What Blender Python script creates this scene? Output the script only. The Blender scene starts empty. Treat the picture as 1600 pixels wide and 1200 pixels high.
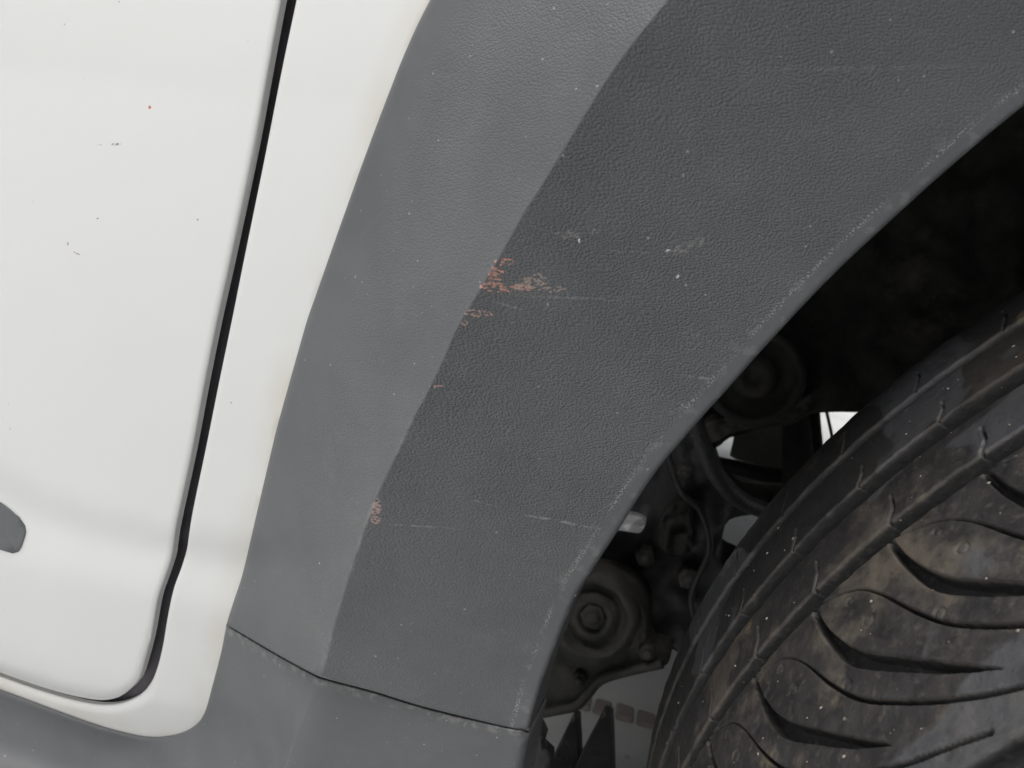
import bpy, math, random
import numpy as np
from mathutils import Vector, Matrix, noise as mnoise
from mathutils.geometry import delaunay_2d_cdt

random.seed(4)
rng = np.random.default_rng(4)
sc = bpy.context.scene
col = sc.collection

# ------------------------------------------------------------------ camera
PITCH, ROLL, YAW = math.radians(14), math.radians(10), math.radians(-15)
LENS, DIST = 30.0, 0.27
F = LENS / 36 * 1600                      # focal length in photo pixels
Z0 = 0.446                                # height of the point the camera aims at on the car's side
fw = np.array([math.sin(YAW) * math.cos(PITCH), math.cos(YAW) * math.cos(PITCH), -math.sin(PITCH)])
r0 = np.array([math.cos(YAW), -math.sin(YAW), 0.0])
u0 = np.cross(r0, fw)
RT = r0 * math.cos(ROLL) + u0 * math.sin(ROLL)
UP = -r0 * math.sin(ROLL) + u0 * math.cos(ROLL)
CAM = np.array([0, 0, Z0]) - DIST * fw
cd = bpy.data.cameras.new('camera')
cd.lens = LENS; cd.sensor_width = 36; cd.clip_start = 0.01; cd.clip_end = 500
cam = bpy.data.objects.new('camera', cd); col.objects.link(cam)
M = Matrix.Identity(4)
for i in range(3):
    M[i][0], M[i][1], M[i][2], M[i][3] = RT[i], UP[i], -fw[i], CAM[i]
cam.matrix_world = M
cd.dof.use_dof = True; cd.dof.focus_distance = 0.285; cd.dof.aperture_fstop = 24.0
sc.camera = cam

# ------------------------------------------------------------------ light
w = bpy.data.worlds.new('World'); sc.world = w; w.use_nodes = True
wt = w.node_tree; wt.nodes.clear()
SUN_EL, SUN_AZ = 76, 205                  # overcast: broad soft sun from above, behind and left of the camera
sky = wt.nodes.new('ShaderNodeTexSky'); sky.sky_type = 'NISHITA'; sky.sun_disc = False
sky.sun_elevation = math.radians(SUN_EL); sky.sun_rotation = math.radians(SUN_AZ)
sky.dust_density = 4.0; sky.air_density = 1.0; sky.ozone_density = 1.0
hs = wt.nodes.new('ShaderNodeHueSaturation'); hs.inputs['Saturation'].default_value = 0.12
bg = wt.nodes.new('ShaderNodeBackground'); bg.inputs['Strength'].default_value = 0.10
wo = wt.nodes.new('ShaderNodeOutputWorld')
wt.links.new(sky.outputs[0], hs.inputs['Color']); wt.links.new(hs.outputs[0], bg.inputs['Color']); wt.links.new(bg.outputs[0], wo.inputs[0])
sl = bpy.data.lights.new('sun', 'SUN'); sl.energy = 1.5; sl.angle = math.radians(50); sl.color = (1.0, 0.98, 0.95)
so = bpy.data.objects.new('sun', sl); col.objects.link(so)
el, az = math.radians(SUN_EL), math.radians(SUN_AZ)
so.rotation_euler = Vector((-math.sin(az) * math.cos(el), -math.cos(az) * math.cos(el), -math.sin(el))).to_track_quat('-Z', 'Y').to_euler()
so.location = (-1, -2, 3)
sc.view_settings.view_transform = 'Standard'; sc.view_settings.look = 'None'
sc.view_settings.gamma = 1.0; sc.view_settings.use_curve_mapping = False
sc.view_settings.exposure = 0.56
sc.cycles.use_adaptive_sampling = True; sc.cycles.adaptive_threshold = 0.02
sc.cycles.max_bounces = 6; sc.cycles.diffuse_bounces = 4; sc.cycles.glossy_bounces = 3

# ------------------------------------------------------------------ geometry helpers
def ray(p):
    p = np.atleast_2d(np.asarray(p, float))
    return fw + ((p[:, :1] - 800) / F) * RT - ((p[:, 1:2] - 600) / F) * UP
def U(p, y):                               # point on the plane Y = y (parallel to the car's side)
    d = ray(p); t = (np.asarray(y) - CAM[1]) / d[:, 1]
    return CAM + d * t[:, None]
def U1(x, y, d): return U([(x, y)], d)[0]
def G(x, y):                               # point on the ground
    d = ray([(x, y)])[0]; return CAM + d * (-CAM[2] / d[2])

def smooth(pts, step=7.0, closed=False):   # Catmull-Rom through the points, resampled
    P = [np.array(p, float) for p in pts]; n = len(P); out = []
    for i in range(n if closed else n - 1):
        p0 = P[(i - 1) % n] if closed or i > 0 else 2 * P[0] - P[1]
        p1, p2 = P[i], P[(i + 1) % n]
        p3 = P[(i + 2) % n] if closed or i + 2 < n else 2 * P[-1] - P[-2]
        k = max(1, int(np.linalg.norm(p2 - p1) / step))
        for j in range(k):
            t = j / k
            out.append(.5 * ((2 * p1) + (-p0 + p2) * t + (2 * p0 - 5 * p1 + 4 * p2 - p3) * t * t + (-p0 + 3 * p1 - 3 * p2 + p3) * t ** 3))
    if not closed: out.append(P[-1])
    return np.array(out)
def dens(pts, step=12.0, closed=False):    # straight segments, resampled
    P = [np.array(p, float) for p in pts]; out = []
    for i in range(len(P) if closed else len(P) - 1):
        a, b = P[i], P[(i + 1) % len(P)]; k = max(1, int(np.linalg.norm(b - a) / step))
        for j in range(k): out.append(a + (b - a) * j / k)
    if not closed: out.append(P[-1])
    return np.array(out)
def cat(*arrs):
    out = []
    for a in arrs:
        for p in a:
            if not out or np.linalg.norm(np.asarray(p) - out[-1]) > 1.5: out.append(np.asarray(p, float))
    while np.linalg.norm(out[0] - out[-1]) < 1.5: out.pop()
    return np.array(out)
def dist(P, line, closed=False):           # distance of many points to a polyline
    L = np.asarray(line, float)
    a = L; b = np.roll(L, -1, 0)
    if not closed: a, b = a[:-1], b[:-1]
    out = np.empty(len(P)); ab = b - a; ll = (ab ** 2).sum(1) + 1e-9
    for s in range(0, len(P), 2000):
        p = P[s:s + 2000, None, :]
        t = np.clip(((p - a) * ab).sum(-1) / ll, 0, 1)
        out[s:s + 2000] = np.sqrt((((a + ab * t[..., None]) - p) ** 2).sum(-1)).min(1)
    return out
def inside(P, poly):
    x, y = P[:, 0], P[:, 1]; r = np.zeros(len(P), bool); n = len(poly)
    for i in range(n):
        x1, y1 = poly[i]; x2, y2 = poly[(i + 1) % n]
        c = (y1 > y) != (y2 > y)
        r ^= c & (x < (x2 - x1) * (y - y1) / ((y2 - y1) if y2 != y1 else 1e-9) + x1)
    return r
def sstep(a, b, x): t = np.clip((x - a) / (b - a), 0, 1); return t * t * (3 - 2 * t)
def ramp(t, e): return .5 * (t + np.sqrt(t * t + e * e))

def link_mesh(name, V, faces, mat, parent=None, smooth_=True, attrs=None):
    me = bpy.data.meshes.new(name)
    me.from_pydata([tuple(v) for v in V], [], [tuple(int(i) for i in f) for f in faces])
    me.update()
    if smooth_: me.polygons.foreach_set('use_smooth', [True] * len(me.polygons))
    if attrs:
        for k, a in attrs.items():
            at = me.attributes.new(k, 'FLOAT', 'POINT'); at.data.foreach_set('value', np.asarray(a, np.float32))
    me.materials.append(mat)
    o = bpy.data.objects.new(name, me); col.objects.link(o)
    if parent: o.parent = parent
    return o

def panel(name, poly, relief, mat, parent, spacing=14, edge_r=5.0, skirt=.012, lines=(), holes=(), attrs=None, ring=None, ybase=0.0):
    """a skin with real relief: boundary in photo pixels on the car's side plane, rolled edges, turned-in flange"""
    poly = np.asarray(poly, float)
    bounds = [poly] + [np.asarray(h, float) for h in holes]
    er = edge_r if callable(edge_r) else (lambda P: np.full(len(P), float(edge_r)))
    pts = []; edges = []
    for b in bounds:
        s = len(pts); pts += list(b); edges += [(s + i, s + (i + 1) % len(b)) for i in range(len(b))]
    nb = len(pts)
    def sdf(P):
        d = dist(P, bounds[0], True)
        for h in bounds[1:]: d = np.minimum(d, dist(P, h, True))
        return d
    def ins(P):
        r = inside(P, bounds[0])
        for h in bounds[1:]: r &= ~inside(P, h)
        return r
    extra = []
    for b in bounds:
        t = np.roll(b, -1, 0) - np.roll(b, 1, 0); n = np.stack([-t[:, 1], t[:, 0]], 1); n /= np.linalg.norm(n, axis=1)[:, None] + 1e-9
        rr = er(b)
        for k in (ring or (.12, .3, .6, 1.0, 1.7)):
            for sgn in (1, -1):
                q = b + sgn * n * (rr * k)[:, None]
                ok = ins(q); q, kk = q[ok], (rr * k)[ok]
                if len(q):
                    d = sdf(q); extra.append(q[d > kk * .97])
    for ln in lines:
        ln = np.asarray(ln, float)
        t = np.gradient(ln, axis=0); n = np.stack([-t[:, 1], t[:, 0]], 1); n /= np.linalg.norm(n, axis=1)[:, None] + 1e-9
        for off in (0, 2.2, -2.2, 6, -6):
            q = ln + n * off; q = q[ins(q)]
            if len(q): extra.append(q[sdf(q) > 2.0])
    x0, y0 = poly.min(0); x1, y1 = poly.max(0)
    gx, gy = np.meshgrid(np.arange(x0, x1, spacing), np.arange(y0, y1, spacing * .87)); gx[1::2] += spacing / 2
    g = np.stack([gx.ravel(), gy.ravel()], 1); g += rng.normal(size=g.shape) * spacing * .06
    g = g[ins(g)]; d = sdf(g); g = g[d > np.maximum(er(g) * 1.8, spacing * .5)]
    for ln in lines: g = g[dist(g, ln) > spacing * .6]
    allp = np.concatenate([np.array(pts)] + extra + [g])
    r = delaunay_2d_cdt([Vector(p) for p in allp], edges, [], 0, 1e-5)
    V2 = np.array([v[:] for v in r[0]]); T = np.array([f for f in r[2] if len(f) == 3])
    cen = V2[T].mean(1); T = T[ins(cen)]
    d = sdf(V2); rr = er(V2)
    q = np.clip(1 - d / rr, 0, 1)
    mm = DIST / F
    y = ybase + relief(V2) + rr * mm * (1 - np.sqrt(np.maximum(0, 1 - q * q * .985)))
    V = U(V2, y)
    # flange
    ec = {}
    for f in T:
        for a, b in ((f[0], f[1]), (f[1], f[2]), (f[2], f[0])):
            k = (min(a, b), max(a, b)); ec.setdefault(k, []).append((a, b))
    be = [v[0] for v in ec.values() if len(v) == 1]
    idx = {}; VV = list(V); faces = [tuple(f) for f in T]; ext = []
    if skirt:
        for a, b in be:
            for i in (a, b):
                if i not in idx:
                    idx[i] = len(VV); VV.append(V[i] + np.array([0, skirt, 0])); ext.append(i)
            faces.append((b, a, idx[a], idx[b]))
    A = None
    if attrs:
        A = {}
        for k, f in attrs.items():
            a_ = f(V2); A[k] = np.concatenate([a_, a_[ext]]) if ext else a_
    o = link_mesh(name, VV, faces, mat, parent, True, A)
    return o

def tube(name, pts, rad, mat, parent, n=14, res=6, cap=True):
    P = smooth3(pts, res); R = np.interp(np.linspace(0, 1, len(P)), np.linspace(0, 1, len(np.atleast_1d(rad))), np.atleast_1d(rad))
    T = np.gradient(P, axis=0); T /= np.linalg.norm(T, axis=1)[:, None]
    nrm = np.cross(T[0], [0.3, .2, 1]); nrm /= np.linalg.norm(nrm)
    V = []; Fs = []
    for i in range(len(P)):
        nrm = nrm - T[i] * (nrm @ T[i]); nrm /= np.linalg.norm(nrm); b = np.cross(T[i], nrm)
        for k in range(n):
            a = 2 * math.pi * k / n; V.append(P[i] + R[i] * (math.cos(a) * nrm + math.sin(a) * b))
    for i in range(len(P) - 1):
        for k in range(n): Fs.append((i * n + k, i * n + (k + 1) % n, (i + 1) * n + (k + 1) % n, (i + 1) * n + k))
    if cap: Fs += [tuple(range(n))[::-1], tuple(range((len(P) - 1) * n, len(P) * n))]
    return link_mesh(name, V, Fs, mat, parent)
def smooth3(pts, k):
    P = [np.array(p, float) for p in pts]; n = len(P); out = []
    for i in range(n - 1):
        p0 = P[i - 1] if i else 2 * P[0] - P[1]; p1, p2 = P[i], P[i + 1]; p3 = P[i + 2] if i + 2 < n else 2 * P[-1] - P[-2]
        for j in range(k):
            t = j / k; out.append(.5 * ((2 * p1) + (-p0 + p2) * t + (2 * p0 - 5 * p1 + 4 * p2 - p3) * t * t + (-p0 + 3 * p1 - 3 * p2 + p3) * t ** 3))
    return np.array(out + [P[-1]])
def lathe(name, centre, axis, prof, mat, parent, n=48, wob=0):
    ax = np.array(axis, float); ax /= np.linalg.norm(ax)
    e1 = np.cross(ax, [0, 0, 1.]); e1 /= np.linalg.norm(e1); e2 = np.cross(e1, ax)
    V = []; Fs = []
    for (r, h) in prof:
        for k in range(n):
            a = 2 * math.pi * k / n; rr = r * (1 + wob * mnoise.noise((math.cos(a) * 3, math.sin(a) * 3, h * 200)))
            V.append(np.array(centre) + ax * h + rr * (math.cos(a) * e1 + math.sin(a) * e2))
    for i in range(len(prof) - 1):
        for k in range(n): Fs.append((i * n + k, i * n + (k + 1) % n, (i + 1) * n + (k + 1) % n, (i + 1) * n + k))
    Fs.append(tuple(range((len(prof) - 1) * n, len(prof) * n)))
    return link_mesh(name, V, Fs, mat, parent)
def box(name, lo, hi, mat, parent, bev=.006):
    import bmesh
    bm = bmesh.new(); bmesh.ops.create_cube(bm, size=1)
    for v in bm.verts: v.co = Vector([(lo[i] + hi[i]) / 2 + v.co[i] * (hi[i] - lo[i]) for i in range(3)])
    bmesh.ops.bevel(bm, geom=bm.edges[:], offset=bev, segments=2, affect='EDGES')
    me = bpy.data.meshes.new(name); bm.to_mesh(me); bm.free(); me.materials.append(mat)
    o = bpy.data.objects.new(name, me); col.objects.link(o)
    if parent: o.parent = parent
    return o

# ------------------------------------------------------------------ material helpers
class N:
    surf = None
    def __init__(s, name):
        s.mat = bpy.data.materials.new(name); s.mat.use_nodes = True; s.t = s.mat.node_tree
        s.b = s.t.nodes['Principled BSDF']; s.out = s.t.nodes['Material Output']
        tc = s.t.nodes.new('ShaderNodeTexCoord'); s.P = tc.outputs['Object']
        sp = s.n('ShaderNodeSeparateXYZ', {0: s.P}); s.X, s.Y, s.Z = sp.outputs
        s.V = s.P; s.dim = '3D'
    def flat(s):                               # textures of a side panel run in its own plane
        s.V = s.n('ShaderNodeCombineXYZ', {0: s.X, 1: s.Z}).outputs[0]; s.dim = '2D'; return s
    def n(s, typ, ins=None, **props):
        nd = s.t.nodes.new(typ)
        for k, v in props.items(): setattr(nd, k, v)
        for k, v in (ins or {}).items():
            if isinstance(v, bpy.types.NodeSocket): s.t.links.new(v, nd.inputs[k])
            else: nd.inputs[k].default_value = v
        return nd
    def m(s, op, a, b=0.0, c=0.0, clamp=False):
        nd = s.n('ShaderNodeMath', {0: a, 1: b, 2: c}, operation=op); nd.use_clamp = clamp; return nd.outputs[0]
    def map(s, v, a, b, c=0.0, d=1.0):
        return s.n('ShaderNodeMapRange', {'Value': v, 'From Min': a, 'From Max': b, 'To Min': c, 'To Max': d}, interpolation_type='SMOOTHSTEP').outputs[0]
    def noise(s, scale, detail=2.0, rough=.5, vec=None, dist=0.0):
        return s.n('ShaderNodeTexNoise', {'Vector': vec or s.V, 'Scale': scale, 'Detail': detail, 'Roughness': rough, 'Distortion': dist}, noise_dimensions=s.dim).outputs[0]
    def vor(s, scale, vec=None, feature='F1', rnd=1.0):
        return s.n('ShaderNodeTexVoronoi', {'Vector': vec or s.V, 'Scale': scale, 'Randomness': rnd}, feature=feature, voronoi_dimensions=s.dim)
    def mix(s, f, a, b):
        nd = s.n('ShaderNodeMix', None, data_type='RGBA')
        for i, v in ((0, f), (6, a), (7, b)):
            if isinstance(v, bpy.types.NodeSocket): s.t.links.new(v, nd.inputs[i])
            else: nd.inputs[i].default_value = (*v, 1) if isinstance(v, tuple) and len(v) == 3 else v
        return nd.outputs[2]
    def attr(s, name): return s.n('ShaderNodeAttribute', None, attribute_name=name).outputs['Fac']
    def bump(s, h, strength, distance, normal=None):
        ins = {'Height': h, 'Strength': strength, 'Distance': distance}
        if normal is not None: ins['Normal'] = normal
        return s.n('ShaderNodeBump', ins).outputs[0]
    def set(s, **k):
        for a, v in k.items():
            a = a.replace('_', ' ')
            if isinstance(v, bpy.types.NodeSocket): s.t.links.new(v, s.b.inputs[a])
            else: s.b.inputs[a].default_value = (*v, 1) if isinstance(v, tuple) and len(v) == 3 else v
        return s.mat
    def specks(s, scale, keep, size, vec=None):    # sparse dots of uneven size
        v = s.vor(scale, vec); c = s.n('ShaderNodeSeparateColor', {0: v.outputs['Color']}).outputs
        on = s.m('GREATER_THAN', c[0], 1 - keep)
        r = s.m('MULTIPLY_ADD', c[1], size, size * .35)
        return s.m('MULTIPLY', on, s.m('LESS_THAN', v.outputs['Distance'], r))
    def blob(s, px, py, rx, ry, ang=0.0, y=-.012, soft=.5):   # elongated patch of wear round a place on the panel
        y = N.surf(px, py) if y is None else y
        a = math.radians(ang); c = U1(px, py, y); d = U1(px + 10 * math.cos(a), py + 10 * math.sin(a), y) - c; k = DIST / F
        mp = s.n('ShaderNodeMapping', {'Vector': s.P, 'Location': tuple(c), 'Rotation': (0, -math.atan2(d[2], d[0]), 0), 'Scale': (rx * k, 1000.0, ry * k)}, vector_type='TEXTURE')
        ln = s.n('ShaderNodeVectorMath', {0: mp.outputs[0]}, operation='LENGTH').outputs['Value']
        return s.map(ln, 1.0, soft, 0, 1)
    def seg(s, p0, p1, wpx, y=-.012):              # a thin scratch between two places
        a = U1(*p0, N.surf(*p0) if y is None else y); b = U1(*p1, N.surf(*p1) if y is None else y); d = b - a; L = math.hypot(d[0], d[2])
        if not hasattr(s, 'wob'):
            s.wob = s.n('ShaderNodeVectorMath', {0: s.P, 1: s.n('ShaderNodeVectorMath', {0: s.n('ShaderNodeTexNoise', {'Vector': s.P, 'Scale': 120.0, 'Detail': 1.0}).outputs['Color'], 1: (.5, .5, .5)}, operation='SUBTRACT').outputs[0], 2: (.0006, .0006, .0006)}, operation='MULTIPLY_ADD')
            t_ = s.wob; s.t.links.remove(t_.inputs[0].links[0]); src = t_.inputs[1].links[0].from_socket; s.t.links.remove(t_.inputs[1].links[0])
            s.t.links.new(src, t_.inputs[0]); t_.inputs[1].default_value = (.0006, .0006, .0006); s.t.links.new(s.P, t_.inputs[2])
        mp = s.n('ShaderNodeMapping', {'Vector': s.wob.outputs[0], 'Location': tuple((a + b) / 2), 'Rotation': (0, -math.atan2(d[2], d[0]), 0), 'Scale': (L / 2, 1000.0, wpx * DIST / F)}, vector_type='TEXTURE')
        return s.map(s.n('ShaderNodeVectorMath', {0: mp.outputs[0]}, operation='LENGTH').outputs['Value'], 1.0, .3)
    def mx(s, *a):
        r = a[0]
        for b in a[1:]: r = s.m('MAXIMUM', r, b)
        return r

# ---- white paint
def paint_mat():
    s = N('white_paint').flat()
    dirt_d = s.attr('trim_distance')
    film = s.m('MULTIPLY', s.map(dirt_d, 48, 0), s.map(s.noise(22, 2, .5), .25, .75))
    film2 = s.m('MULTIPLY', s.map(dirt_d, 10, 0), s.map(s.noise(40, 2), .3, .7))
    c = s.mix(s.m('MULTIPLY', s.map(s.noise(9, 3), .3, .7), .3), (.80, .795, .776), (.77, .765, .744))
    c = s.mix(s.m('MULTIPLY', film, .6), c, (.68, .63, .53))
    c = s.mix(s.m('MULTIPLY', film2, .3), c, (.5, .43, .33))
    sp = s.specks(60, .07, .02)
    c = s.mix(s.m('MULTIPLY', sp, .5), c, (.25, .22, .2))
    ny = s.noise(900, 2)
    chips = s.mx(s.blob(205, 228, 14, 2.5, -5, 0), s.blob(181, 229, 5, 2, 0, 0), s.blob(124, 380, 2.5, 4, 20, 0), s.blob(138, 396, 6, 2, 20, 0), s.blob(172, 341, 4, 2, 0, 0), s.blob(326, 343, 2.2, 2.2, 0, 0), s.blob(159, 129, 3, 2, 0, 0), s.blob(129, 46, 3, 2, 0, 0))
    chips = s.m('MULTIPLY', chips, s.map(ny, .42, .52))
    c = s.mix(s.m('MULTIPLY', chips, .8), c, (.2, .17, .15))
    red = s.mx(s.blob(259, 172, 3.2, 3.0, 0, 0, .7), s.blob(133, 393, 2, 1.5, 0, 0))
    c = s.mix(red, c, (.55, .16, .1))
    h = s.noise(700, 2)
    return s.set(Base_Color=c, Roughness=s.m('MULTIPLY_ADD', s.noise(40, 3), .12, .30), Coat_Weight=.6, Coat_Roughness=.08,
                 Specular_IOR_Level=.4, Normal=s.bump(h, .03, .0002))

# ---- faded, pebble-grained black plastic
def trim_mat(name, scuffs):
    s = N(name).flat()
    gs = s.attr('grain')
    warp = s.n('ShaderNodeTexNoise', {'Vector': s.V, 'Scale': 160.0, 'Detail': 0.0}, noise_dimensions='2D').outputs['Color']
    wv = s.n('ShaderNodeVectorMath', {0: s.V, 1: s.n('ShaderNodeVectorMath', {0: warp, 'Scale': .0016}, operation='SCALE').outputs[0]}, operation='ADD').outputs[0]
    mp = s.n('ShaderNodeMapping', {'Vector': wv, 'Rotation': (0, 0, math.radians(-22)), 'Scale': (.82, 1, 1.0)}).outputs[0]
    v = s.vor(1280, mp, 'F1', .72)
    peb = s.map(v.outputs['Distance'], .62, .1)
    worm = s.map(s.noise(1300, 0.0, .5, mp), .34, .64)
    g = s.m('ADD', s.m('MULTIPLY', peb, .78), s.m('MULTIPLY', worm, .22))
    big = s.noise(26, 4, .6)
    gstr = gs
    gh = s.m('MULTIPLY', g, gstr)
    base = s.mix(s.map(big, .3, .7), (.106, .109, .114), (.124, .127, .131))
    # darker tone in the pits of the grain
    base = s.mix(s.m('MULTIPLY', s.m('MULTIPLY', s.map(g, .5, .12), gstr), .25), base, (.085, .085, .087))
    base = s.mix(s.m('MULTIPLY', s.map(s.noise(70, 5, .65), .5, .8), .22), base, (.17, .17, .17))
    # worn pebble tops along the lip
    lip = s.attr('lip_distance')
    lw = s.m('MULTIPLY', s.map(s.m('ABSOLUTE', s.m('SUBTRACT', lip, 27)), 6, 0), s.map(s.noise(60, 3, .6), .36, .58))
    lw = s.m('MULTIPLY', lw, s.map(peb, .45, .8))
    lw2 = s.m('MULTIPLY', s.m('MULTIPLY', s.map(lip, 60, 20), s.map(s.noise(230, 3), .56, .7)), .3)
    base = s.mix(s.m('MULTIPLY', lw, .6), base, (.42, .42, .41)); base = s.mix(lw2, base, (.25, .25, .25))
    # rubbed ridge and seam; the pale seam wear also paints the edge highlight there
    cr = s.attr('crease_distance')
    cw = s.m('MULTIPLY', s.map(cr, 6, 0), s.m('MULTIPLY', s.map(s.noise(45, 4, .7), .5, .66), s.map(s.Z, .47, .40)))
    base = s.mix(s.m('MULTIPLY', cw, .35), base, (.32, .31, .30))
    se = s.attr('seam_distance')
    sw = s.m('MULTIPLY', s.map(se, 19, 8), s.map(s.noise(300, 4, .7), .46, .62))
    base = s.mix(s.m('MULTIPLY', sw, .32), base, (.38, .36, .33))
    # stone flecks and dust specks
    base = s.mix(s.m('MULTIPLY', s.specks(170, .09, .05), .42), base, (.5, .49, .47))
    base = s.mix(s.m('MULTIPLY', s.specks(330, .05, .07), .3), base, (.4, .4, .4))
    base = s.mix(s.m('MULTIPLY', s.specks(60, .05, .022), .7), base, (.7, .69, .66))
    if scuffs:
        fine = s.noise(1500, 1, .6, s.n('ShaderNodeMapping', {'Vector': s.V, 'Scale': (.6, 1.15, 1)}).outputs[0]); med = s.noise(260, 3, .6)
        flk = s.n('ShaderNodeSeparateColor', {0: s.vor(1500, s.n('ShaderNodeMapping', {'Vector': wv, 'Scale': (.7, 1.1, 1)}).outputs[0]).outputs['Color']}).outputs[0]
        def scuff(c, blobs, thr, colr, amt, grainy=True):
            mk = s.mx(*blobs)
            k = s.m('SUBTRACT', s.m('ADD', s.m('MULTIPLY', mk, .55), s.m('MULTIPLY', med, .5)), thr)
            k = s.map(k, 0, .08)
            if grainy: k = s.m('MULTIPLY', k, s.m('MULTIPLY', s.map(flk, .28, .45), s.map(fine, .3, .5)))
            k = s.m('MULTIPLY', k, s.map(mk, 0, .1))
            return s.mix(s.m('MULTIPLY', k, amt), c, colr)
        Y = None
        base = scuff(base, [s.blob(785, 410, 17, 7, -5, Y), s.blob(775, 428, 11, 20, 25, Y), s.blob(772, 449, 24, 9, 5, Y), s.blob(800, 450, 34, 8, 3, Y)], .42, (.56, .28, .22), .9)
        base = scuff(base, [s.blob(825, 443, 42, 14, -8, Y), s.blob(862, 452, 30, 7, 0, Y), s.blob(840, 430, 10, 6, -25, Y)], .69, (.40, .31, .27), .7)
        base = scuff(base, [s.blob(748, 490, 26, 7, 8, Y), s.blob(737, 487, 7, 5, 0, Y)], .50, (.50, .31, .27), .85)
        base = scuff(base, [s.blob(588, 795, 8, 26, 20, Y), s.blob(587, 812, 9, 10, 0, Y)], .52, (.46, .31, .27), .8)
        base = scuff(base, [s.blob(493, 1058, 12, 5, 20, Y), s.blob(680, 604, 16, 3, 0, Y), s.blob(725, 505, 8, 5, -30, Y)], .58, (.45, .30, .25), .7)
        base = scuff(base, [s.blob(1075, 385, 40, 14, -25, Y), s.blob(900, 365, 60, 10, -8, Y)], .74, (.33, .31, .30), .4)
        base = s.mix(s.m('MULTIPLY', s.mx(s.blob(905, 376, 1.4, 3.6, 5, Y, .7), s.blob(1059, 432, 1.8, 4, 35, Y, .5), s.m('MULTIPLY', s.blob(1044, 392, 6, 3, 0, Y, .4), s.map(fine, .45, .6))), .9), base, (.8, .77, .72))
        lines = s.mx(s.seg((795, 800), (945, 829), 3.2, Y), s.m('MULTIPLY', s.seg((590, 819), (720, 827), 2.4, Y), .7), s.seg((1060, 586), (1122, 594), 2.6, Y),
                     s.m('MULTIPLY', s.seg((1130, 108), (1620, 100), 4.5, Y), .22), s.m('MULTIPLY', s.seg((760, 468), (835, 490), 2.2, Y), .6), s.m('MULTIPLY', s.seg((790, 462), (1000, 470), 2.5, Y), .5),
                     s.m('MULTIPLY', s.seg((940, 392), (1050, 396), 2, Y), .4), s.m('MULTIPLY', s.seg((700, 770), (800, 800), 2, Y), .35))
        lines = s.m('MULTIPLY', lines, s.map(s.noise(420, 2), .36, .55))
        base = s.mix(s.m('MULTIPLY', lines, .45), base, (.40, .40, .40))
    return s.set(Base_Color=base, Roughness=s.m('MULTIPLY_ADD', big, .16, .36), Specular_IOR_Level=.6,
                 Normal=s.bump(gh, .85, .00021))

# ---- tyre rubber with dried mud and grit
def tyre_mat():
    s = N('dusty_rubber')
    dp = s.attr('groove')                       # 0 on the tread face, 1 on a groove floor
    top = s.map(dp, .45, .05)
    acr = s.map(s.attr('across'), 25, 95, .12, 1)  # less mud on the inner ribs, also coloured darker to stand in for shade
    n1 = s.noise(24, 6, .65); n2 = s.noise(75, 5, .7, dist=.6); n3 = s.noise(14, 4, .6)
    c = s.mix(s.m('MULTIPLY', s.map(n2, .3, .7), acr), (.020, .019, .019), (.045, .041, .041))
    mud = s.m('MULTIPLY', s.m('MULTIPLY', s.map(n1, .49, .63), top), acr)
    c = s.mix(s.m('MULTIPLY', mud, .9), c, (.112, .093, .073))
    och = s.m('MULTIPLY', s.m('MULTIPLY', s.map(s.noise(52, 5, .7), .58, .72), s.map(n2, .4, .6)), top)
    c = s.mix(s.m('MULTIPLY', och, .7), c, (.20, .155, .085))
    wet = s.m('MULTIPLY', s.map(s.noise(19, 2, .5, dist=.8), .585, .61), top)
    c = s.mix(s.m('MULTIPLY', wet, .7), c, (.085, .087, .094))
    dark = s.map(s.noise(60, 3, .6), .60, .68)
    c = s.mix(s.m('MULTIPLY', dark, .55), c, (.022, .021, .021))
    edge = s.m('MULTIPLY', s.map(s.m('ABSOLUTE', s.m('SUBTRACT', dp, .12)), .12, .02), s.map(n2, .35, .6))
    c = s.mix(s.m('MULTIPLY', edge, .5), c, (.13, .11, .095))
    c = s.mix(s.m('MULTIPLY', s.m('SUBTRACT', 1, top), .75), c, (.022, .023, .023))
    c = s.mix(s.m('MULTIPLY', s.specks(260, .05, .12), .8), c, (.36, .32, .27))
    fine = s.noise(340, 4, .7)
    c = s.mix(s.m('MULTIPLY', s.m('MULTIPLY', s.map(fine, .5, .75), acr), .45), c, (.13, .115, .10)); c = s.mix(s.m('MULTIPLY', s.map(fine, .45, .25), .5), c, (.02, .019, .019))
    h = s.m('ADD', s.noise(420, 4, .65), s.m('MULTIPLY', n2, .8))
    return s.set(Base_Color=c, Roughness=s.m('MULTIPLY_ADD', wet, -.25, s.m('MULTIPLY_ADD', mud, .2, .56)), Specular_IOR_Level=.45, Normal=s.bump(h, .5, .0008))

def dirty_mat(name, a, b, rough=.75, scale=40, metal=0.0, bump=.5, dust=(.10, .085, .065), dustamt=.5):
    s = N(name)
    c = s.mix(s.map(s.noise(scale, 5, .65), .3, .7), a, b)
    c = s.mix(s.m('MULTIPLY', s.map(s.noise(scale * .7, 6, .7), .52, .72), dustamt), c, dust)
    c = s.mix(s.m('MULTIPLY', s.specks(220, .05, .12), .4), c, dust)
    return s.set(Base_Color=c, Roughness=rough, Metallic=metal, Normal=s.bump(s.noise(scale * 6, 4, .6), bump, .0015))

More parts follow.
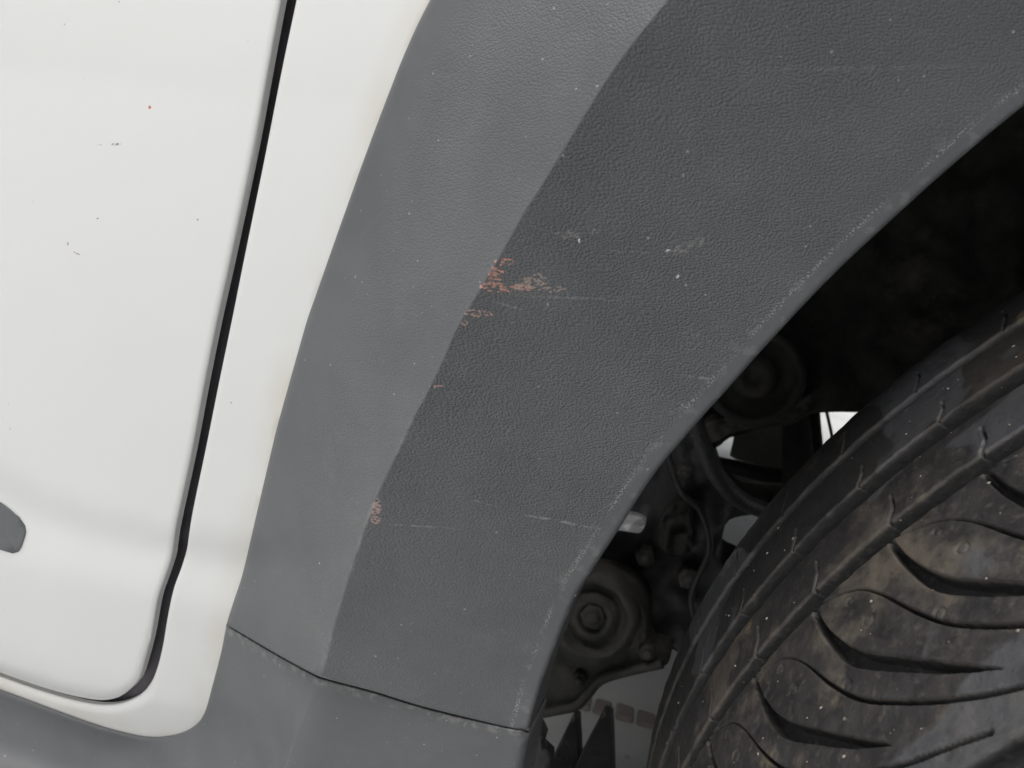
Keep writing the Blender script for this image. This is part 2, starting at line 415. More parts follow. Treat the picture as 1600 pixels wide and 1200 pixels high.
def concrete_mat():
    s = N('concrete')
    n = s.noise(7, 6, .6)
    c = s.mix(s.map(n, .3, .7), (.48, .49, .49), (.58, .59, .585))
    c = s.mix(s.m('MULTIPLY', s.map(s.noise(3.1, 4, .6, dist=1.0), .5, .7), .5), c, (.36, .345, .32))
    c = s.mix(s.m('MULTIPLY', s.specks(60, .2, .15), .4), c, (.14, .13, .12))
    return s.set(Base_Color=c, Roughness=.85, Normal=s.bump(s.noise(90, 5, .6), .3, .004))
def brick_mat():
    s = N('clay_brick')
    c = s.mix(s.map(s.noise(30, 5, .65), .3, .7), (.21, .185, .175), (.29, .26, .245))
    return s.set(Base_Color=c, Roughness=.85, Normal=s.bump(s.noise(150, 4), .4, .003))

PAINT = paint_mat(); SILLM = trim_mat('grained_plastic_plain', False)
RUBBER = tyre_mat()
LINER = dirty_mat('liner_felt', (.022, .022, .021), (.04, .038, .033), .8, 30, dust=(.12, .10, .07), dustamt=.7)
STEEL = dirty_mat('dirty_steel', (.035, .034, .032), (.055, .052, .047), .7, 45, dust=(.11, .095, .072), dustamt=.7)
BLACKP = dirty_mat('black_plastic', (.018, .018, .02), (.03, .03, .032), .55, 30, dust=(.07, .06, .05), dustamt=.35)
HOSEM = dirty_mat('hose_rubber', (.03, .03, .031), (.045, .044, .043), .5, 60, dust=(.09, .08, .07), dustamt=.3)
ALU = dirty_mat('bare_metal', (.42, .42, .44), (.55, .55, .57), .42, 60, .6, .3, (.25, .23, .2), .5)
SHEET = dirty_mat('zinc_sheet', (.33, .33, .35), (.45, .45, .47), .4, 60, .3, .3, (.4, .38, .35), .4)
UNDER = dirty_mat('underseal', (.05, .048, .043), (.075, .072, .064), .9, 14, dust=(.10, .09, .07), dustamt=.5)
SEAL = dirty_mat('door_seal_rubber', (.06, .054, .062), (.08, .073, .082), .7, 50, dust=(.05, .045, .04), dustamt=.2)

# ------------------------------------------------------------------ setting
gv = [(-40, -40, 0), (40, -40, 0), (40, 40, 0), (-40, 40, 0)]
ground = link_mesh('ground', gv, [(0, 1, 2, 3)], concrete_mat(), None, False); ground['kind'] = 'structure'
BR = brick_mat()
a, b = G(925, 1103), G(1045, 1136)
dirn = b - a; dirn /= np.linalg.norm(dirn); nrm = np.array([-dirn[1], dirn[0], 0])
bl = np.linalg.norm(G(958, 1113) - G(925, 1103)); bw = abs((G(985, 1128) - G(985, 1103)) @ nrm)
import bmesh
bme = []
for k in range(3):
    bm = bmesh.new(); bmesh.ops.create_cube(bm, size=1)
    for v in bm.verts: v.co = Vector((v.co.x * bl * .84 + random.uniform(-.0012, .0012), v.co.y * bw * .86 + random.uniform(-.0012, .0012), v.co.z * .03))
    bmesh.ops.bevel(bm, geom=[e for e in bm.edges if e.verts[0].co.z > 0 or e.verts[1].co.z > 0], offset=.002, segments=1, affect='EDGES')
    me = bpy.data.meshes.new('brick'); bm.to_mesh(me); bm.free(); me.materials.append(BR); bme.append(me)
for i in range(-16, 22):
    o = bpy.data.objects.new('brick', bme[i % 3]); col.objects.link(o); o.parent = ground
    o.location = Vector(a + dirn * bl * (i + .5)) + Vector((0, 0, -.0105 + random.uniform(-.001, .001)))
    o.rotation_euler = (0, 0, math.atan2(dirn[1], dirn[0]) + random.uniform(-.03, .03))

# ------------------------------------------------------------------ the car
car = bpy.data.objects.new('car', None); col.objects.link(car)
car['label'] = 'white car with scuffed grey plastic wheel arch trim, door edge and muddy tyre'
car['category'] = 'car'
mm = DIST / F

def fbm(P, s, amp, seed=0.0):
    return np.array([amp * (mnoise.noise((p[0] * s, p[1] * s, seed)) + .5 * mnoise.noise((p[0] * s * 2.3, p[1] * s * 2.3, seed + 7))) for p in P])
# outline curves, in photo pixels on the car's side
DOOR_R = smooth([(520, -380), (482, -190), (443, 0), (423, 107), (400, 233), (365, 400), (343, 500), (323, 600), (303, 707), (280, 815), (275, 845), (271, 872), (260, 905), (250, 935), (240, 990), (230, 1030), (220, 1060), (205, 1077), (188, 1089), (162, 1094), (125, 1089), (75, 1076), (0, 1050), (-150, 995), (-700, 800)], 8)
GAP_R = smooth([(540, -380), (501, -190), (461, 0), (438, 110), (410, 253), (380, 400), (360, 500), (340, 597), (320, 697), (300, 793), (293, 835), (290, 857), (281, 887), (270, 917), (261, 957), (252, 1010), (243, 1045), (233, 1067), (217, 1084), (190, 1096), (160, 1099), (125, 1094), (75, 1081), (0, 1055), (-150, 1000), (-700, 805)], 8)
WHITE_R = smooth([(1700, -850), (1300, -680), (1030, -480), (860, -300), (750, -140), (672, 0), (635, 77), (604, 155), (569, 248), (530, 357), (495, 457), (480, 500), (460, 570), (433, 667), (425, 700), (400, 807), (380, 893), (365, 940), (354, 976), (346, 1017), (333, 1067), (319, 1115), (300, 1137), (271, 1149), (229, 1152), (179, 1142), (125, 1125), (0, 1079), (-150, 1026), (-700, 830)], 8)
CREASE = smooth([(2250, -600), (1700, -480), (1350, -290), (1160, -135), (1044, 0), (964, 101), (898, 205), (848, 287), (819, 332), (786, 391), (750, 452), (712, 517), (693, 560), (669, 611), (650, 645), (623, 703), (583, 790), (550, 885), (535, 936), (520, 985), (499, 1052)], 8)
CREASE2 = smooth([(499, 1060), (490, 1080), (471, 1127), (445, 1200), (410, 1300), (380, 1400)], 8)
SEAM = smooth([(353, 975), (400, 1003), (445, 1029), (490, 1053), (512, 1061), (587, 1081), (662, 1104), (775, 1132), (808, 1139), (828, 1142)], 6)
LIP = smooth([(2300, -150), (2000, -80), (1780, 30), (1600, 165), (1487, 259), (1375, 360), (1285, 446), (1195, 542), (1133, 612), (1087, 663), (1023, 740), (967, 827), (913, 910), (897, 938), (868, 1010), (847, 1066), (834, 1110), (826, 1142)], 8)
LIP2 = smooth([(828, 1150), (818, 1200), (800, 1300), (790, 1400)], 8)

def curve(xs, ys): return lambda px: np.interp(px, xs, ys)
L1t = curve([-700, 0, 83, 167, 275, 300, 390], [430, 735, 783, 810, 833, 836, 842])
L1b = curve([-700, 0, 62, 167, 273, 300, 390], [470, 771, 803, 835, 858, 866, 876])
L2 = curve([-700, 0, 125, 250, 267, 354], [640, 875, 904, 931, 940, 956])
L3 = curve([-700, 0, 104, 200, 280], [780, 1012, 1050, 1077, 1098])
def body(P):
    x, y = P[:, 0], P[:, 1]
    s = -.13 * (y - 600)
    s = s +   .00014 * np.maximum(0, y + 400) ** 2 - .00014 * 1000 ** 2
    s = s + .60 * ramp(y - L1t(x), 11) - .82 * ramp(y - L1b(x), 11) + .12 * ramp(y - L1b(x) - 40, 25)
    s = s + .26 * ramp(y - L2(x), 9) + .22 * ramp(y - L3(x), 10)
    return s * mm - .0
DOOR_R = DOOR_R + np.array([-2.0, 0]); GAP_R = GAP_R + np.array([2.2, 0.8])
# door
door_poly = cat(DOOR_R, dens([(-700, 800), (-700, -380), (520, -380)], 40))
def der(P): return np.where((P[:, 1] > 985) & (P[:, 0] < 235), 15.0, 12.0)
door = panel('door', door_poly, body, PAINT, car, 22, der, .0026, attrs={'trim_distance': lambda P: np.full(len(P), 500.)}, ring=(.06, .18, .4, .7, 1.0, 1.5))
# coloured moulding on the door
mp = smooth([(-300, 590), (-150, 680), (-20, 770), (10, 792), (30, 809), (39, 822), (40, 832), (33, 855), (29, 862), (20, 865), (0, 859), (-150, 822), (-300, 780)], 8)
mould = panel('moulding', cat(mp, dens([(-300, 780), (-300, 590)], 12)), lambda P: body(P) - .0007, SILLM, door, 14, 2.5, .0025,
              attrs={'grain': lambda P: np.full(len(P), .25), 'lip_distance': lambda P: np.full(len(P), 500.), 'crease_distance': lambda P: np.full(len(P), 500.), 'seam_distance': lambda P: np.full(len(P), 500.)})
mould['label'] = 'dark grey moulding tip on the white door'

# front wing and sill skin round the door opening
def off(line, d):
    t = np.gradient(line, axis=0); n = np.stack([-t[:, 1], t[:, 0]], 1); n /= np.linalg.norm(n, axis=1)[:, None]; return line + n * d
_k = np.argmin(((WHITE_R - np.array([530, 357])) ** 2).sum(1))
inner = off(WHITE_R, -14 if off(WHITE_R, -14)[_k][0] > WHITE_R[_k][0] else 14)
wing_poly = cat(GAP_R, inner[::-1], dens([(1700, -850), (1700, -1150), (560, -1150), (540, -380)], 40))
def wer(P): return np.where(dist(P, GAP_R) < dist(P, inner), 5.0 + 15.0 * sstep(1040, 1090, P[:, 1] + .36 * (230 - P[:, 0])) * sstep(262, 225, P[:, 0]), 4.0)
def wing_rel(P):
    yy = body(P)
    low = sstep(1010, 1085, P[:, 1] + .36 * np.maximum(0, 230 - P[:, 0])) * sstep(330, 200, P[:, 0])
    return yy + .0008 * low
wing = panel('front_wing', wing_poly, wing_rel, PAINT, car, 20, wer, .0016, attrs={'trim_distance': lambda P: dist(P, WHITE_R)}, ring=(.06, .18, .4, .7, 1.0, 1.5))
# rubber seal and dark pillar seen in the shut gap
_k = np.argmin(((DOOR_R - np.array([365, 400])) ** 2).sum(1)); _s = 1 if off(DOOR_R, 10)[_k][0] > DOOR_R[_k][0] else -1
pil = panel('door_seal', cat(off(DOOR_R, 34 * _s), off(DOOR_R, -26 * _s)[::-1]), lambda P: body(P) + .0105 - .0055 * np.exp(-((P[:, 0] - 222) ** 2 + (P[:, 1] - 1066) ** 2) / 34 ** 2) + fbm(P, .06, .0006, 2.), SEAL, car, 20, 4, .004)

# wheel arch trim: two facets meeting in a ridge
def trim_rel(P):
    dl = dist(P, WHITE_R); dc = dist(P, CREASE); da = dist(P, LIP)
    left = side(P)
    base = body(P)
    t = dl / (dl + dc + 1e-6)
    rise = .0265 + .0075 * sstep(750, -150, P[:, 1])
    yl = base * (1 - t) - .0022 - rise * t ** 1.12
    u = dc / (dc + da + 1e-6)
    yr = -.0022 - rise + (rise + .0065) * (u * 1.25 - .25 * u * u)
    y = np.where(left, yl, yr)
    low = sstep(120, 0, dist(P, SEAM))
    return y - .0030 * low ** 3 * np.where(left, .3, 1.0)
CP = np.array(CREASE)
def side(P):
    # left of the ridge? sign of the cross product with the nearest ridge segment
    a = CP[:-1]; b = CP[1:]; out = np.empty(len(P), bool)
    for s0 in range(0, len(P), 2000):
        p = P[s0:s0 + 2000]; m_ = (a + b) / 2
        i = ((p[:, None] - m_) ** 2).sum(-1).argmin(1)
        ab = (b - a)[i]; ap = p - a[i]
        out[s0:s0 + 2000] = (ab[:, 0] * ap[:, 1] - ab[:, 1] * ap[:, 0]) < 0
    return out
# orientation check: a point well to the left must test as left
if not side(np.array([[500., 600.]]))[0]:
    _s = side
    side = lambda P: ~_s(P)
def cut(line, y0, y1): return np.array([p for p in line if y0 <= p[1] <= y1])
WL = WHITE_R[:np.argmin(((WHITE_R - SEAM[0]) ** 2).sum(1)) + 1]
trim_poly = cat(WL, off(SEAM, 0), LIP[::-1], dens([(2300, -150), (2250, -600), (1700, -850)], 30))
def grain(P):
    dl = dist(P, WHITE_R); da = dist(P, LIP); ds = dist(P, SEAM)
    g = sstep(5, 90, dl) * sstep(16, 34, da) * (.35 + .65 * sstep(20, 420, ds))
    return g * np.where(side(P), .62, 1.0) * (1 - .35 * sstep(1150, 1500, P[:, 0]))
def ter(P): return np.where(dist(P, LIP) < 12, 7.0, np.where(dist(P, SEAM) < 8, 3.0, 9.0))
N.surf = lambda x, y: float(trim_rel(np.array([[float(x), float(y)]]))[0])
TRIM = trim_mat('grained_plastic', True)
arch = panel('wheel_arch_trim', trim_poly, trim_rel, TRIM, car, 15, ter, .022, lines=[CREASE], ring=(.06, .18, .4, .7, 1.0, 1.5),
             attrs={'grain': grain, 'lip_distance': lambda P: dist(P, LIP), 'crease_distance': lambda P: dist(P, CREASE), 'seam_distance': lambda P: dist(P, SEAM) + 30})
arch['label'] = 'grey grained plastic arch trim with reddish scuffs on its ridge'

# sill trim below the seam
WB = WHITE_R[np.argmin(((WHITE_R - SEAM[0]) ** 2).sum(1)):]
SE2 = SEAM + np.array([-.3, 2.0])
sill_poly = cat(SE2[::-1], off(WB, 0), dens([(-700, 830), (-700, 1400), (790, 1400)], 40), LIP2[::-1])
S1 = curve([-700, 0, 62, 125, 200, 320], [880, 1131, 1158, 1187, 1222, 1260])
def sill_rel(P):
    x, y = P[:, 0], P[:, 1]
    dl = dist(P, WB); dc = dist(P, CREASE2); da = dist(P, LIP2)
    lf = x < np.interp(y, [1050, 1080, 1127, 1200, 1300, 1400], [503, 490, 471, 445, 410, 380])
    t = dl / (dl + dc + 1e-6); u = dc / (dc + da + 1e-6)
    bb = body(P)
    ya = np.where(lf, bb * (1 - t) - .0012 - .0200 * t, -.0212 + .0225 * (u * .95 + .05 * u * u))
    ya = ya + .0018 * np.clip(1 - dc / 34, 0, 1) ** 2
    fl = body(P) * sstep(200, 0, dl) - .0012 - .02 * mm * np.minimum(dl, 60) + .5 * mm * ramp(y - S1(x), 5) - .28 * mm * ramp(y - S1(x) - 14, 10)
    k = sstep(330, 170, x)
    return ya * (1 - k) + fl * k
sill = panel('sill_trim', sill_poly, sill_rel, SILLM, car, 15, lambda P: np.where(dist(P, LIP2) < 12, 14.0, np.where(dist(P, SEAM) < 9, 3.0, 6.0)), .022, lines=[CREASE2, SE2 + np.array([-2.5, 12.0]), SE2 + np.array([-4.5, 23.0])],
             attrs={'grain': lambda P: .22 * sstep(5, 60, dist(P, WB)) * sstep(300, 560, P[:, 0]), 'lip_distance': lambda P: dist(P, LIP2) + 25, 'crease_distance': lambda P: dist(P, CREASE2) + 6, 'seam_distance': lambda P: dist(P, SEAM)})

# ------------------------------------------------------------------ wheel
wheel = bpy.data.objects.new('wheel', None); col.objects.link(wheel); wheel.parent = car
WC = np.array([0.3007421, 0.4033302, -0.2009069]) + CAM
dlt, cam_b = 0.1767513, 0.2180290
AX = np.array([-math.sin(dlt) * math.cos(cam_b), math.cos(dlt) * math.cos(cam_b), math.sin(cam_b)])
E1 = np.array([-math.cos(dlt), -math.sin(dlt), 0]); E2 = np.cross(E1, AX)
if E2[2] < 0: E2 = -E2
RAD, WID = .31, .218
PITCHA = 360 / 63
def poly_d(T, W, pts, wid):                 # signed clearance to a groove of varying width (mm, mm)
    pts = np.asarray(pts, float); best = np.full(T.shape, 1e9)
    for i in range(len(pts) - 1):
        a, b = pts[i], pts[i + 1]; d = b - a; L = d @ d
        t = np.clip(((T - a[0]) * d[0] + (W - a[1]) * d[1]) / L, 0, 1)
        q = np.hypot(T - a[0] - d[0] * t, W - a[1] - d[1] * t) - (wid[i] + (wid[i + 1] - wid[i]) * t)
        best = np.minimum(best, q)
    return best
K = RAD * 1000 * math.pi / 180              # degrees -> mm along the tread
SAB = smooth([(0 * K, 85.5), (.45 * K, 97), (1.7 * K, 111.5), (4.3 * K, 125.5), (6.4 * K, 135.5), (8.0 * K, 142)], 3.0)
SABW = np.interp(np.linspace(0, 1, len(SAB)), [0, .12, .35, .55, .85, 1], [1.2, 1.5, 2.4, 2.2, 1.4, .2])
SIP = smooth([(.25 * K, 84), (1.7 * K, 87), (3.0 * K, 91), (4.15 * K, 98.5), (5.65 * K, 113.5), (7.2 * K, 125), (9.7 * K, 136), (12.1 * K, 144), (14.4 * K, 149), (18 * K, 154)], 3.0)
SIPW = np.interp(np.linspace(0, 1, len(SIP)), [0, .15, .3, .5, .8, 1], [.2, .22, .5, .65, .75, .7])
def groove(theta, W):
    """depth in mm below the tread face; theta in degrees, W in mm from the inner shoulder"""
    dep = np.zeros(theta.shape)
    def circ(w0, w1, d, soft=.6):
        c, h = (w0 + w1) / 2, (w1 - w0) / 2
        return d * (1 - sstep(-soft, .25, np.abs(W - c) - h))
    dep = np.maximum(dep, circ(29.5, 34.0, 3.0, 1.6)); dep = np.maximum(dep, circ(51.5, 60.0, 6.5)); dep = np.maximum(dep, circ(77.0, 84.0, 6.5)); dep = np.maximum(dep, circ(157.5, 166.0, 6.5))
    tl = np.mod(theta - 10.0, PITCHA)
    for k in range(-4, 2):
        T = (tl - k * PITCHA) * K
        q = poly_d(T, W, SAB, SABW); dep = np.maximum(dep, 5.0 * (1 - sstep(-.45, .1, q)))
        q = poly_d(T, W, SIP, SIPW); dep = np.maximum(dep, 3.6 * (1 - sstep(-.5, .25, q)))
        for (pt, pw, pr) in ((3.1, 104, 1.7), (6.6, 118, 1.5), (2.4, 93, 1.2)):
            if k in (-2, -1, 0, 1):
                q = np.abs(np.hypot(T - pt * K, W - pw) - pr) - .35; dep = np.maximum(dep, .55 * (1 - sstep(-.3, .25, q)))
        # short hooks across the inner ribs
        for pts, wd in (([(.3 * K, 76.8), (.9 * K, 72), (1.0 * K, 67)], .45), ([(-.6 * K, 51), (.0 * K, 47), (.1 * K, 44)], .35), ([(-.8 * K, 29), (-.2 * K, 23), (-.15 * K, 19)], .35), ([(2.2 * K, 166), (1.5 * K, 180), (.3 * K, 200)], .9)):
            q = poly_d(T, W, pts, [wd] * 3); dep = np.maximum(dep, 2.4 * (1 - sstep(-.35, .2, q)))
    return dep
def shoulder(W):
    x = np.maximum(0, 26 - W) / 26; y = np.maximum(0, W - (WID * 1000 - 24)) / 24
    return 9.0 * x ** 2.4 + 9.0 * y ** 2.4
def tread_mesh(name, th0, th1, dth, dw, detail, parent):
    W = np.linspace(0, WID * 1000, int(WID * 1000 / dw) + 1)
    if detail:                                 # one pitch of the pattern, repeated round the tyre
        npp = int(round(PITCHA / dth)); per = PITCHA / npp; k0 = math.floor((th0 - 10.0) / PITCHA); k1 = math.ceil((th1 - 10.0) / PITCHA)
        th = 10.0 + k0 * PITCHA + per * np.arange((k1 - k0) * npp + 1)
        T1, W1 = np.meshgrid(10.0 + per * np.arange(npp), W, indexing='ij')
        one = groove(T1, W1); dep = np.concatenate([np.tile(one, (k1 - k0, 1)), one[:1]])
    else:
        th = np.linspace(th0, th1, max(3, int(abs(th1 - th0) / dth) + 1)); dep = np.zeros((len(th), len(W)))
    T, Wg = np.meshgrid(th, W, indexing='ij')
    fade = sstep(0, 6, Wg)
    dd = dep * fade
    R = RAD - (shoulder(Wg) + dd) / 1000
    if detail:                                 # uneven wear
        lum = sum(np.sin(T * f1 + p1 + np.sin(Wg * .13 + p1)) * np.sin(Wg * f2 + p2 + np.sin(T * .9 + p2)) for f1, f2, p1, p2 in ((1.3, .11, .3, 1.), (2.7, .23, 2., .4), (5.1, .37, 1.1, 2.2)))
        R += lum * .00009
    a = np.radians(T)
    V = WC + (-AX) * (Wg[..., None] / 1000) + R[..., None] * (np.cos(a)[..., None] * E1 + np.sin(a)[..., None] * E2)
    n0, n1 = T.shape
    i = np.arange((n0 - 1) * n1).reshape(n0 - 1, n1)[:, :-1].ravel()
    q = np.stack([i, i + 1, i + n1 + 1, i + n1], 1)
    me = bpy.data.meshes.new(name)
    me.vertices.add(n0 * n1); me.vertices.foreach_set('co', V.reshape(-1).astype(np.float32))
    me.loops.add(len(q) * 4); me.loops.foreach_set('vertex_index', q.reshape(-1).astype(np.int32))
    me.polygons.add(len(q)); me.polygons.foreach_set('loop_start', np.arange(0, len(q) * 4, 4, dtype=np.int32)); me.polygons.foreach_set('loop_total', np.full(len(q), 4, np.int32))
    me.update(calc_edges=True); me.validate()
    me.polygons.foreach_set('use_smooth', [True] * len(q))
    a2 = me.attributes.new('across', 'FLOAT', 'POINT'); a2.data.foreach_set('value', Wg.ravel().astype(np.float32))
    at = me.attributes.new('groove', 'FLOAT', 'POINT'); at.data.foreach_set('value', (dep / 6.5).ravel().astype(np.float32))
    me.materials.append(RUBBER)
    o = bpy.data.objects.new(name, me); col.objects.link(o); o.parent = parent
    return o
tread = tread_mesh('tread', -3, 50, .068, .37, True, wheel)
tread['label'] = 'muddy tread with two rib grooves and curved sabre-shaped cuts'
far = tread_mesh('tread', 55.5, 352.9, 1.0, 2.0, False, wheel)
# sidewalls and rim
def ringmesh(name, prof, mat, parent, n=120):
    V = []; Fs = []
    for (r, h) in prof:
        for k in range(n):
            a = 2 * math.pi * k / n; V.append(WC - AX * h + r * (math.cos(a) * E1 + math.sin(a) * E2))
    for i in range(len(prof) - 1):
        for k in range(n): Fs.append((i * n + k, i * n + (k + 1) % n, (i + 1) * n + (k + 1) % n, (i + 1) * n + k))
    return link_mesh(name, V, Fs, mat, parent)
ringmesh('sidewall', [(.3005, .001), (.296, -.004), (.28, -.010), (.26, -.012), (.235, -.008), (.213, .006), (.205, .014)], BLACKP, wheel)
ringmesh('sidewall', [(.3005, WID - .001), (.296, WID + .004), (.28, WID + .010), (.26, WID + .012), (.235, WID + .008), (.213, WID - .006), (.205, WID - .014)], BLACKP, wheel)
ringmesh('rim', [(.206, .012), (.20, .02), (.185, .03), (.18, .10), (.185, WID - .03), (.206, WID - .012), (.195, WID - .02), (.17, WID - .03), (.10, WID - .045), (.04, WID - .03), (.001, WID - .028)], ALU, wheel)
# grit stuck to the tread
gv, gf = [], []
for k in range(190):
    th = random.uniform(4, 42); W = random.uniform(30, 175); r = random.choice([.00012, .00016, .0002, .00025, .0003, .00045])
    d = float(groove(np.array([[th]]), np.array([[W]]))[0, 0])
    a = math.radians(th); e = math.cos(a) * E1 + math.sin(a) * E2; tg = -math.sin(a) * E1 + math.cos(a) * E2
    c = WC - AX * W / 1000 + e * (RAD - (float(shoulder(np.array([W]))[0]) + d) / 1000 + r * .2)
    s0 = len(gv); sx, sy = random.uniform(.7, 1.7), random.uniform(.7, 1.3)
    for v in ((sx, 0, 0), (-sx, .2, 0), (.1, sy, .1), (0, -sy, 0), (.2, .1, .9), (0, 0, -.8)): gv.append(c + r * (v[0] * tg + v[1] * AX + v[2] * e))
    for f in ((0, 2, 4), (2, 1, 4), (1, 3, 4), (3, 0, 4), (2, 0, 5), (1, 2, 5), (3, 1, 5), (0, 3, 5)): gf.append(tuple(s0 + i for i in f))
GR = N('pale_grit').set(Base_Color=(.34, .31, .27), Roughness=.9)
grit = link_mesh('grit', gv, gf, GR, wheel, False); grit['kind'] = 'stuff'

# ------------------------------------------------------------------ wheel house and running gear
# liner: shell following the arch, running inward
LA = LIP[::2][:np.argmin(((LIP[::2] - np.array([1115, 632])) ** 2).sum(1)) + 1]
cx_, cz_ = WC[0], WC[2]
LQ = [U1(p[0], p[1], .004) for p in LA]
a0 = math.atan2(LQ[0][2] - cz_, LQ[0][0] - cx_); R0 = math.hypot(LQ[0][2] - cz_, LQ[0][0] - cx_)
FRONT = [(a0 + (-.9 - a0) * k / 24, R0 + (.375 - R0) * min(1, k / 10)) for k in range(25)]   # the arch beyond the frame, round to the front
LQ = [np.array([cx_ + r * math.cos(t), 0, cz_ + r * math.sin(t)]) for t, r in FRONT[:0:-1]] + LQ
LV = []; LF = []; NY = 26
for i, q in enumerate(LQ):
    d = np.array([q[0] - cx_, 0, q[2] - cz_]); L = np.linalg.norm(d); d /= L
    for j in range(NY):
        yy = .010 + (.34 - .010) * j / (NY - 1)
        rr = L + .010 + .018 * min(1, j / 5) + .004 * math.sin(j * .9) + .006 * mnoise.noise((q[0] * 30, yy * 30, q[2] * 30))
        LV.append(np.array([cx_, yy, cz_]) + d * rr)
for i in range(len(LQ) - 1):
    for j in range(NY - 1): LF.append((i * NY + j, i * NY + j + 1, (i + 1) * NY + j + 1, (i + 1) * NY + j))
liner = link_mesh('wheel_arch_liner', LV, LF, LINER, car)
SV = []; SF = []
for t, r in FRONT:
    for rr, yy in ((r, .03), (r, .002), (r + .003, -.001), (r + .12, -.004), (r + .30, 0.0), (r + .31, .03)): SV.append((cx_ + rr * math.cos(t), yy, cz_ + rr * math.sin(t)))
for i in range(len(FRONT) - 1):
    for j in range(5): SF.append((i * 6 + j, i * 6 + j + 1, i * 6 + j + 7, i * 6 + j + 6))
link_mesh('bumper_corner', SV, SF, BLACKP, car)
def plate(name, pts, y, thick, mat, amp=.004, s=.02, sp=14, er=5, parent=None, holes=(), seed=0., tilt=(0, 0), sm=True):
    poly = smooth(pts, 9, True) if sm else dens(pts, 9, True)
    c = poly.mean(0)
    return panel(name, poly, lambda P: fbm(P, s, amp, seed) + tilt[0] * (P[:, 0] - c[0]) + tilt[1] * (P[:, 1] - c[1]), mat, parent or car, sp, er, thick, holes=holes, ybase=y)
# inner wing
plate('inner_wing', [(1040, 560), (1150, 380), (1400, 180), (1750, 60), (1900, 300), (1700, 560), (1400, 640), (1350, 644), (1300, 644), (1262, 648), (1240, 662), (1205, 668), (1170, 678), (1140, 684), (1118, 700), (1085, 700), (1040, 690)], .30, .03, LINER, .012, .018, 16, 6, seed=3.)
# dusty ledge under it
plate('inner_wing_flange', [(1090, 672), (1120, 655), (1165, 648), (1205, 630), (1240, 628), (1270, 612), (1262, 640), (1240, 655), (1205, 661), (1170, 670), (1140, 678), (1112, 692)], .275, .02, STEEL, .006, .04, 8, 4, seed=5.)
# round rubber mount
gc = U1(1178, 588, .268)
mount = lathe('rubber_mount', gc, (0.05, -1, .1), [(.030, -.03), (.030, 0), (.0285, .004), (.0255, .005), (.024, .002), (.0225, -.004), (.017, -.006), (.014, -.002), (.012, .002), (.006, .003), (.0045, .001), (.001, .001)], LINER, car, 48, .05)
tube('brake_hose', [U1(1050, 560, .17), U1(1078, 640, .17), U1(1097, 695, .172), U1(1122, 745, .18), U1(1160, 783, .20), U1(1215, 800, .24), U1(1270, 790, .30)], .0048, HOSEM, car)
# hub carrier: a big dark casting with openings
knuckle = plate('hub_carrier', [(880, 905), (905, 850), (950, 800), (985, 750), (1030, 700), (1075, 640), (1100, 655), (1110, 715), (1125, 755), (1155, 782), (1210, 802), (1190, 803), (1140, 812), (1128, 842), (1119, 872), (1140, 885), (1150, 890), (1130, 960), (1110, 1020), (1080, 1030), (1060, 1020), (1048, 1012), (1043, 1022), (1046, 1032), (1036, 1042), (1000, 1046), (960, 1054), (900, 1080), (850, 1090), (800, 1080), (820, 1000)], .285, .04, BLACKP, .012, .014, 12, 7, seed=9.)
plate('caliper_bracket', [(1035, 805), (1062, 785), (1074, 800), (1082, 838), (1078, 862), (1050, 870), (1030, 850)], .268, .02, LINER, .012, .06, 8, 5, seed=11.)
plate('heat_shield', [(950, 806), (985, 802), (1009, 812), (1003, 830), (998, 833), (962, 828), (940, 824)], .262, .004, SHEET, .003, .05, 7, 4, seed=12., tilt=(-.0001, -.0004))
# lower arm with its bush
arm = plate('lower_arm', [(800, 1000), (850, 930), (900, 900), (950, 905), (990, 925), (1008, 960), (1010, 995), (1015, 1018), (1030, 1024), (1045, 1027), (1044, 1036), (1035, 1044), (1005, 1050), (975, 1055), (950, 1063), (935, 1072), (925, 1083), (919, 1096), (910, 1105), (893, 1112), (870, 1117), (845, 1123), (820, 1128), (790, 1120)], .255, .03, STEEL, .005, .02, 9, 6, seed=15.)
sp_ = smooth3([U1(830, 1118, .247), U1(870, 1110, .247), U1(900, 1103, .247), U1(918, 1085, .247), U1(940, 1062, .247), U1(985, 1048, .247), U1(1035, 1037, .247)], 5)
tube('rolled_edge', sp_, .0032, STEEL, arm, 8, 2)
bush = lathe('bush', U1(926, 966, .238), (.08, -1, .15), [(.030, -.02), (.0285, -.004), (.026, .001), (.0225, .002), (.0205, -.003), (.0185, -.0065), (.0165, -.004), (.0125, .001), (.0095, .002), (.0085, -.001), (.0055, -.002), (.0035, .0015), (.0005, .002)], STEEL, arm, 56, .06)
def bolt(px, py, y, r, parent, mat=None):
    return lathe('bolt', U1(px, py, y), (.1, -1, .12), [(r * 1.7, -.012), (r * 1.7, 0), (r * 1.55, .0008), (r * 1.05, .0009), (r, .004), (r * .85, .0052), (.0004, .0052)], mat or STEEL, parent, 6)
bolt(926, 964, .2355, .0048, arm); bolt(1012, 1020, .248, .0035, arm); bolt(905, 1062, .250, .0030, arm)
bolt(1075, 905, .272, .0042, knuckle); bolt(1008, 872, .270, .0038, knuckle); bolt(1070, 742, .272, .0036, knuckle)
tube('sensor_cable', [U1(1040, 700, .262), U1(1062, 765, .258), U1(1095, 800, .262), U1(1108, 860, .262), U1(1080, 930, .26), U1(1092, 990, .262)], .0022, BLACKP, car, 8)
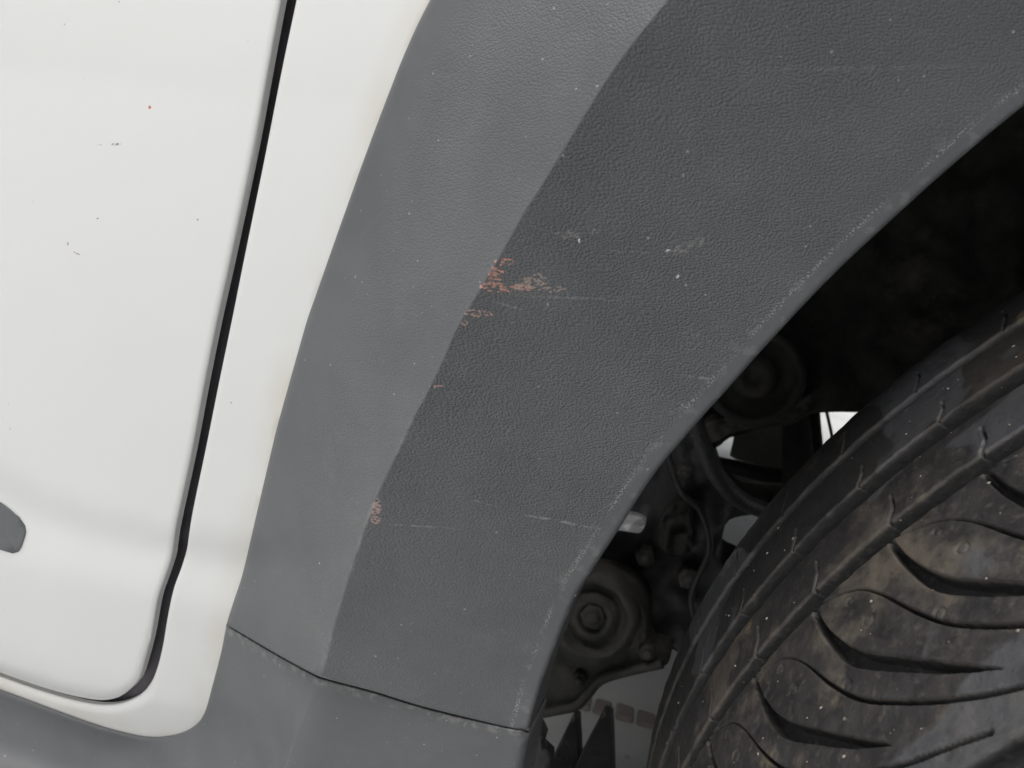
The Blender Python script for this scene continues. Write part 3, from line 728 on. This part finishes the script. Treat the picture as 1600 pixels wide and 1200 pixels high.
# things further in
plate('engine_undertray', [(1145, 640), (1280, 620), (1262, 680), (1236, 736), (1190, 729), (1150, 718), (1140, 712), (1146, 685)], .52, .01, UNDER, .003, .02, 12, 3, seed=20., sm=False)
tube('track_rod', [U1(1100, 720, .36), U1(1150, 731, .38), U1(1200, 742, .40), U1(1300, 750, .42)], [.0052, .0058, .006, .006], BLACKP, car)
plate('subframe', [(1120, 766), (1160, 770), (1200, 774), (1235, 770), (1290, 730), (1300, 800), (1270, 900), (1190, 900), (1196, 800), (1130, 810)], .46, .03, LINER, .006, .02, 12, 5, seed=22.)
plate('gap_dimming_plate', [(1138, 742), (1190, 747), (1240, 752), (1240, 790), (1138, 785)], .62, .03, UNDER, .003, .02, 10, 3, seed=25., sm=False)  # dark plate added to dim the bright gap under the track rod
tube('drive_shaft', [U1(1236, 600, .40), U1(1243, 660, .40), U1(1246, 720, .40), U1(1252, 790, .40)], [.010, .0105, .012, .013], LINER, car)
tube('strut', [U1(1262, 600, .44), U1(1266, 660, .44), U1(1272, 720, .44), U1(1278, 800, .44)], [.008, .008, .008, .008], LINER, car)
tube('sensor_wire', [U1(1288, 620, .38), U1(1292, 645, .38), U1(1298, 672, .38), U1(1303, 700, .38)], .0012, BLACKP, car, 8)
# torn splash guard tabs hanging below
plate('splash_guard', [(800, 1120), (835, 1124), (845, 1135), (852, 1150), (848, 1165), (862, 1178), (862, 1195), (850, 1210), (860, 1260), (790, 1260)], .12, .006, BLACKP, .002, .05, 8, 3, seed=30., sm=False)
def tab(pts, y): return plate('splash_guard_tab', pts, y, .010, BLACKP, .001, .02, 8, 2.5, seed=31., sm=False, tilt=(.0003, 0))
tab([(893, 1123), (902, 1125), (904, 1160), (906, 1215), (905, 1300), (800, 1300), (850, 1212)], .20)
tab([(942, 1115), (954, 1120), (956, 1160), (958, 1230), (958, 1300), (860, 1300), (905, 1185)], .21)
# rest of the shell that shades the wheel house
box('bonnet', (-.7, .02, .98), (1.15, 1.62, 1.02), PAINT, car)
box('bulkhead', (-.34, .03, .24), (-.30, 1.60, .975), UNDER, car)
box('floor_pan', (-1.2, .03, .225), (-.345, 1.60, .25), UNDER, car)
box('front_bumper', (.98, .02, .22), (1.05, 1.60, .975), BLACKP, car)
box('far_wing', (-1.2, 1.605, .42), (1.1, 1.63, .975), PAINT, car)
box('engine', (.25, .55, .30), (.85, 1.25, .85), UNDER, car, .03)
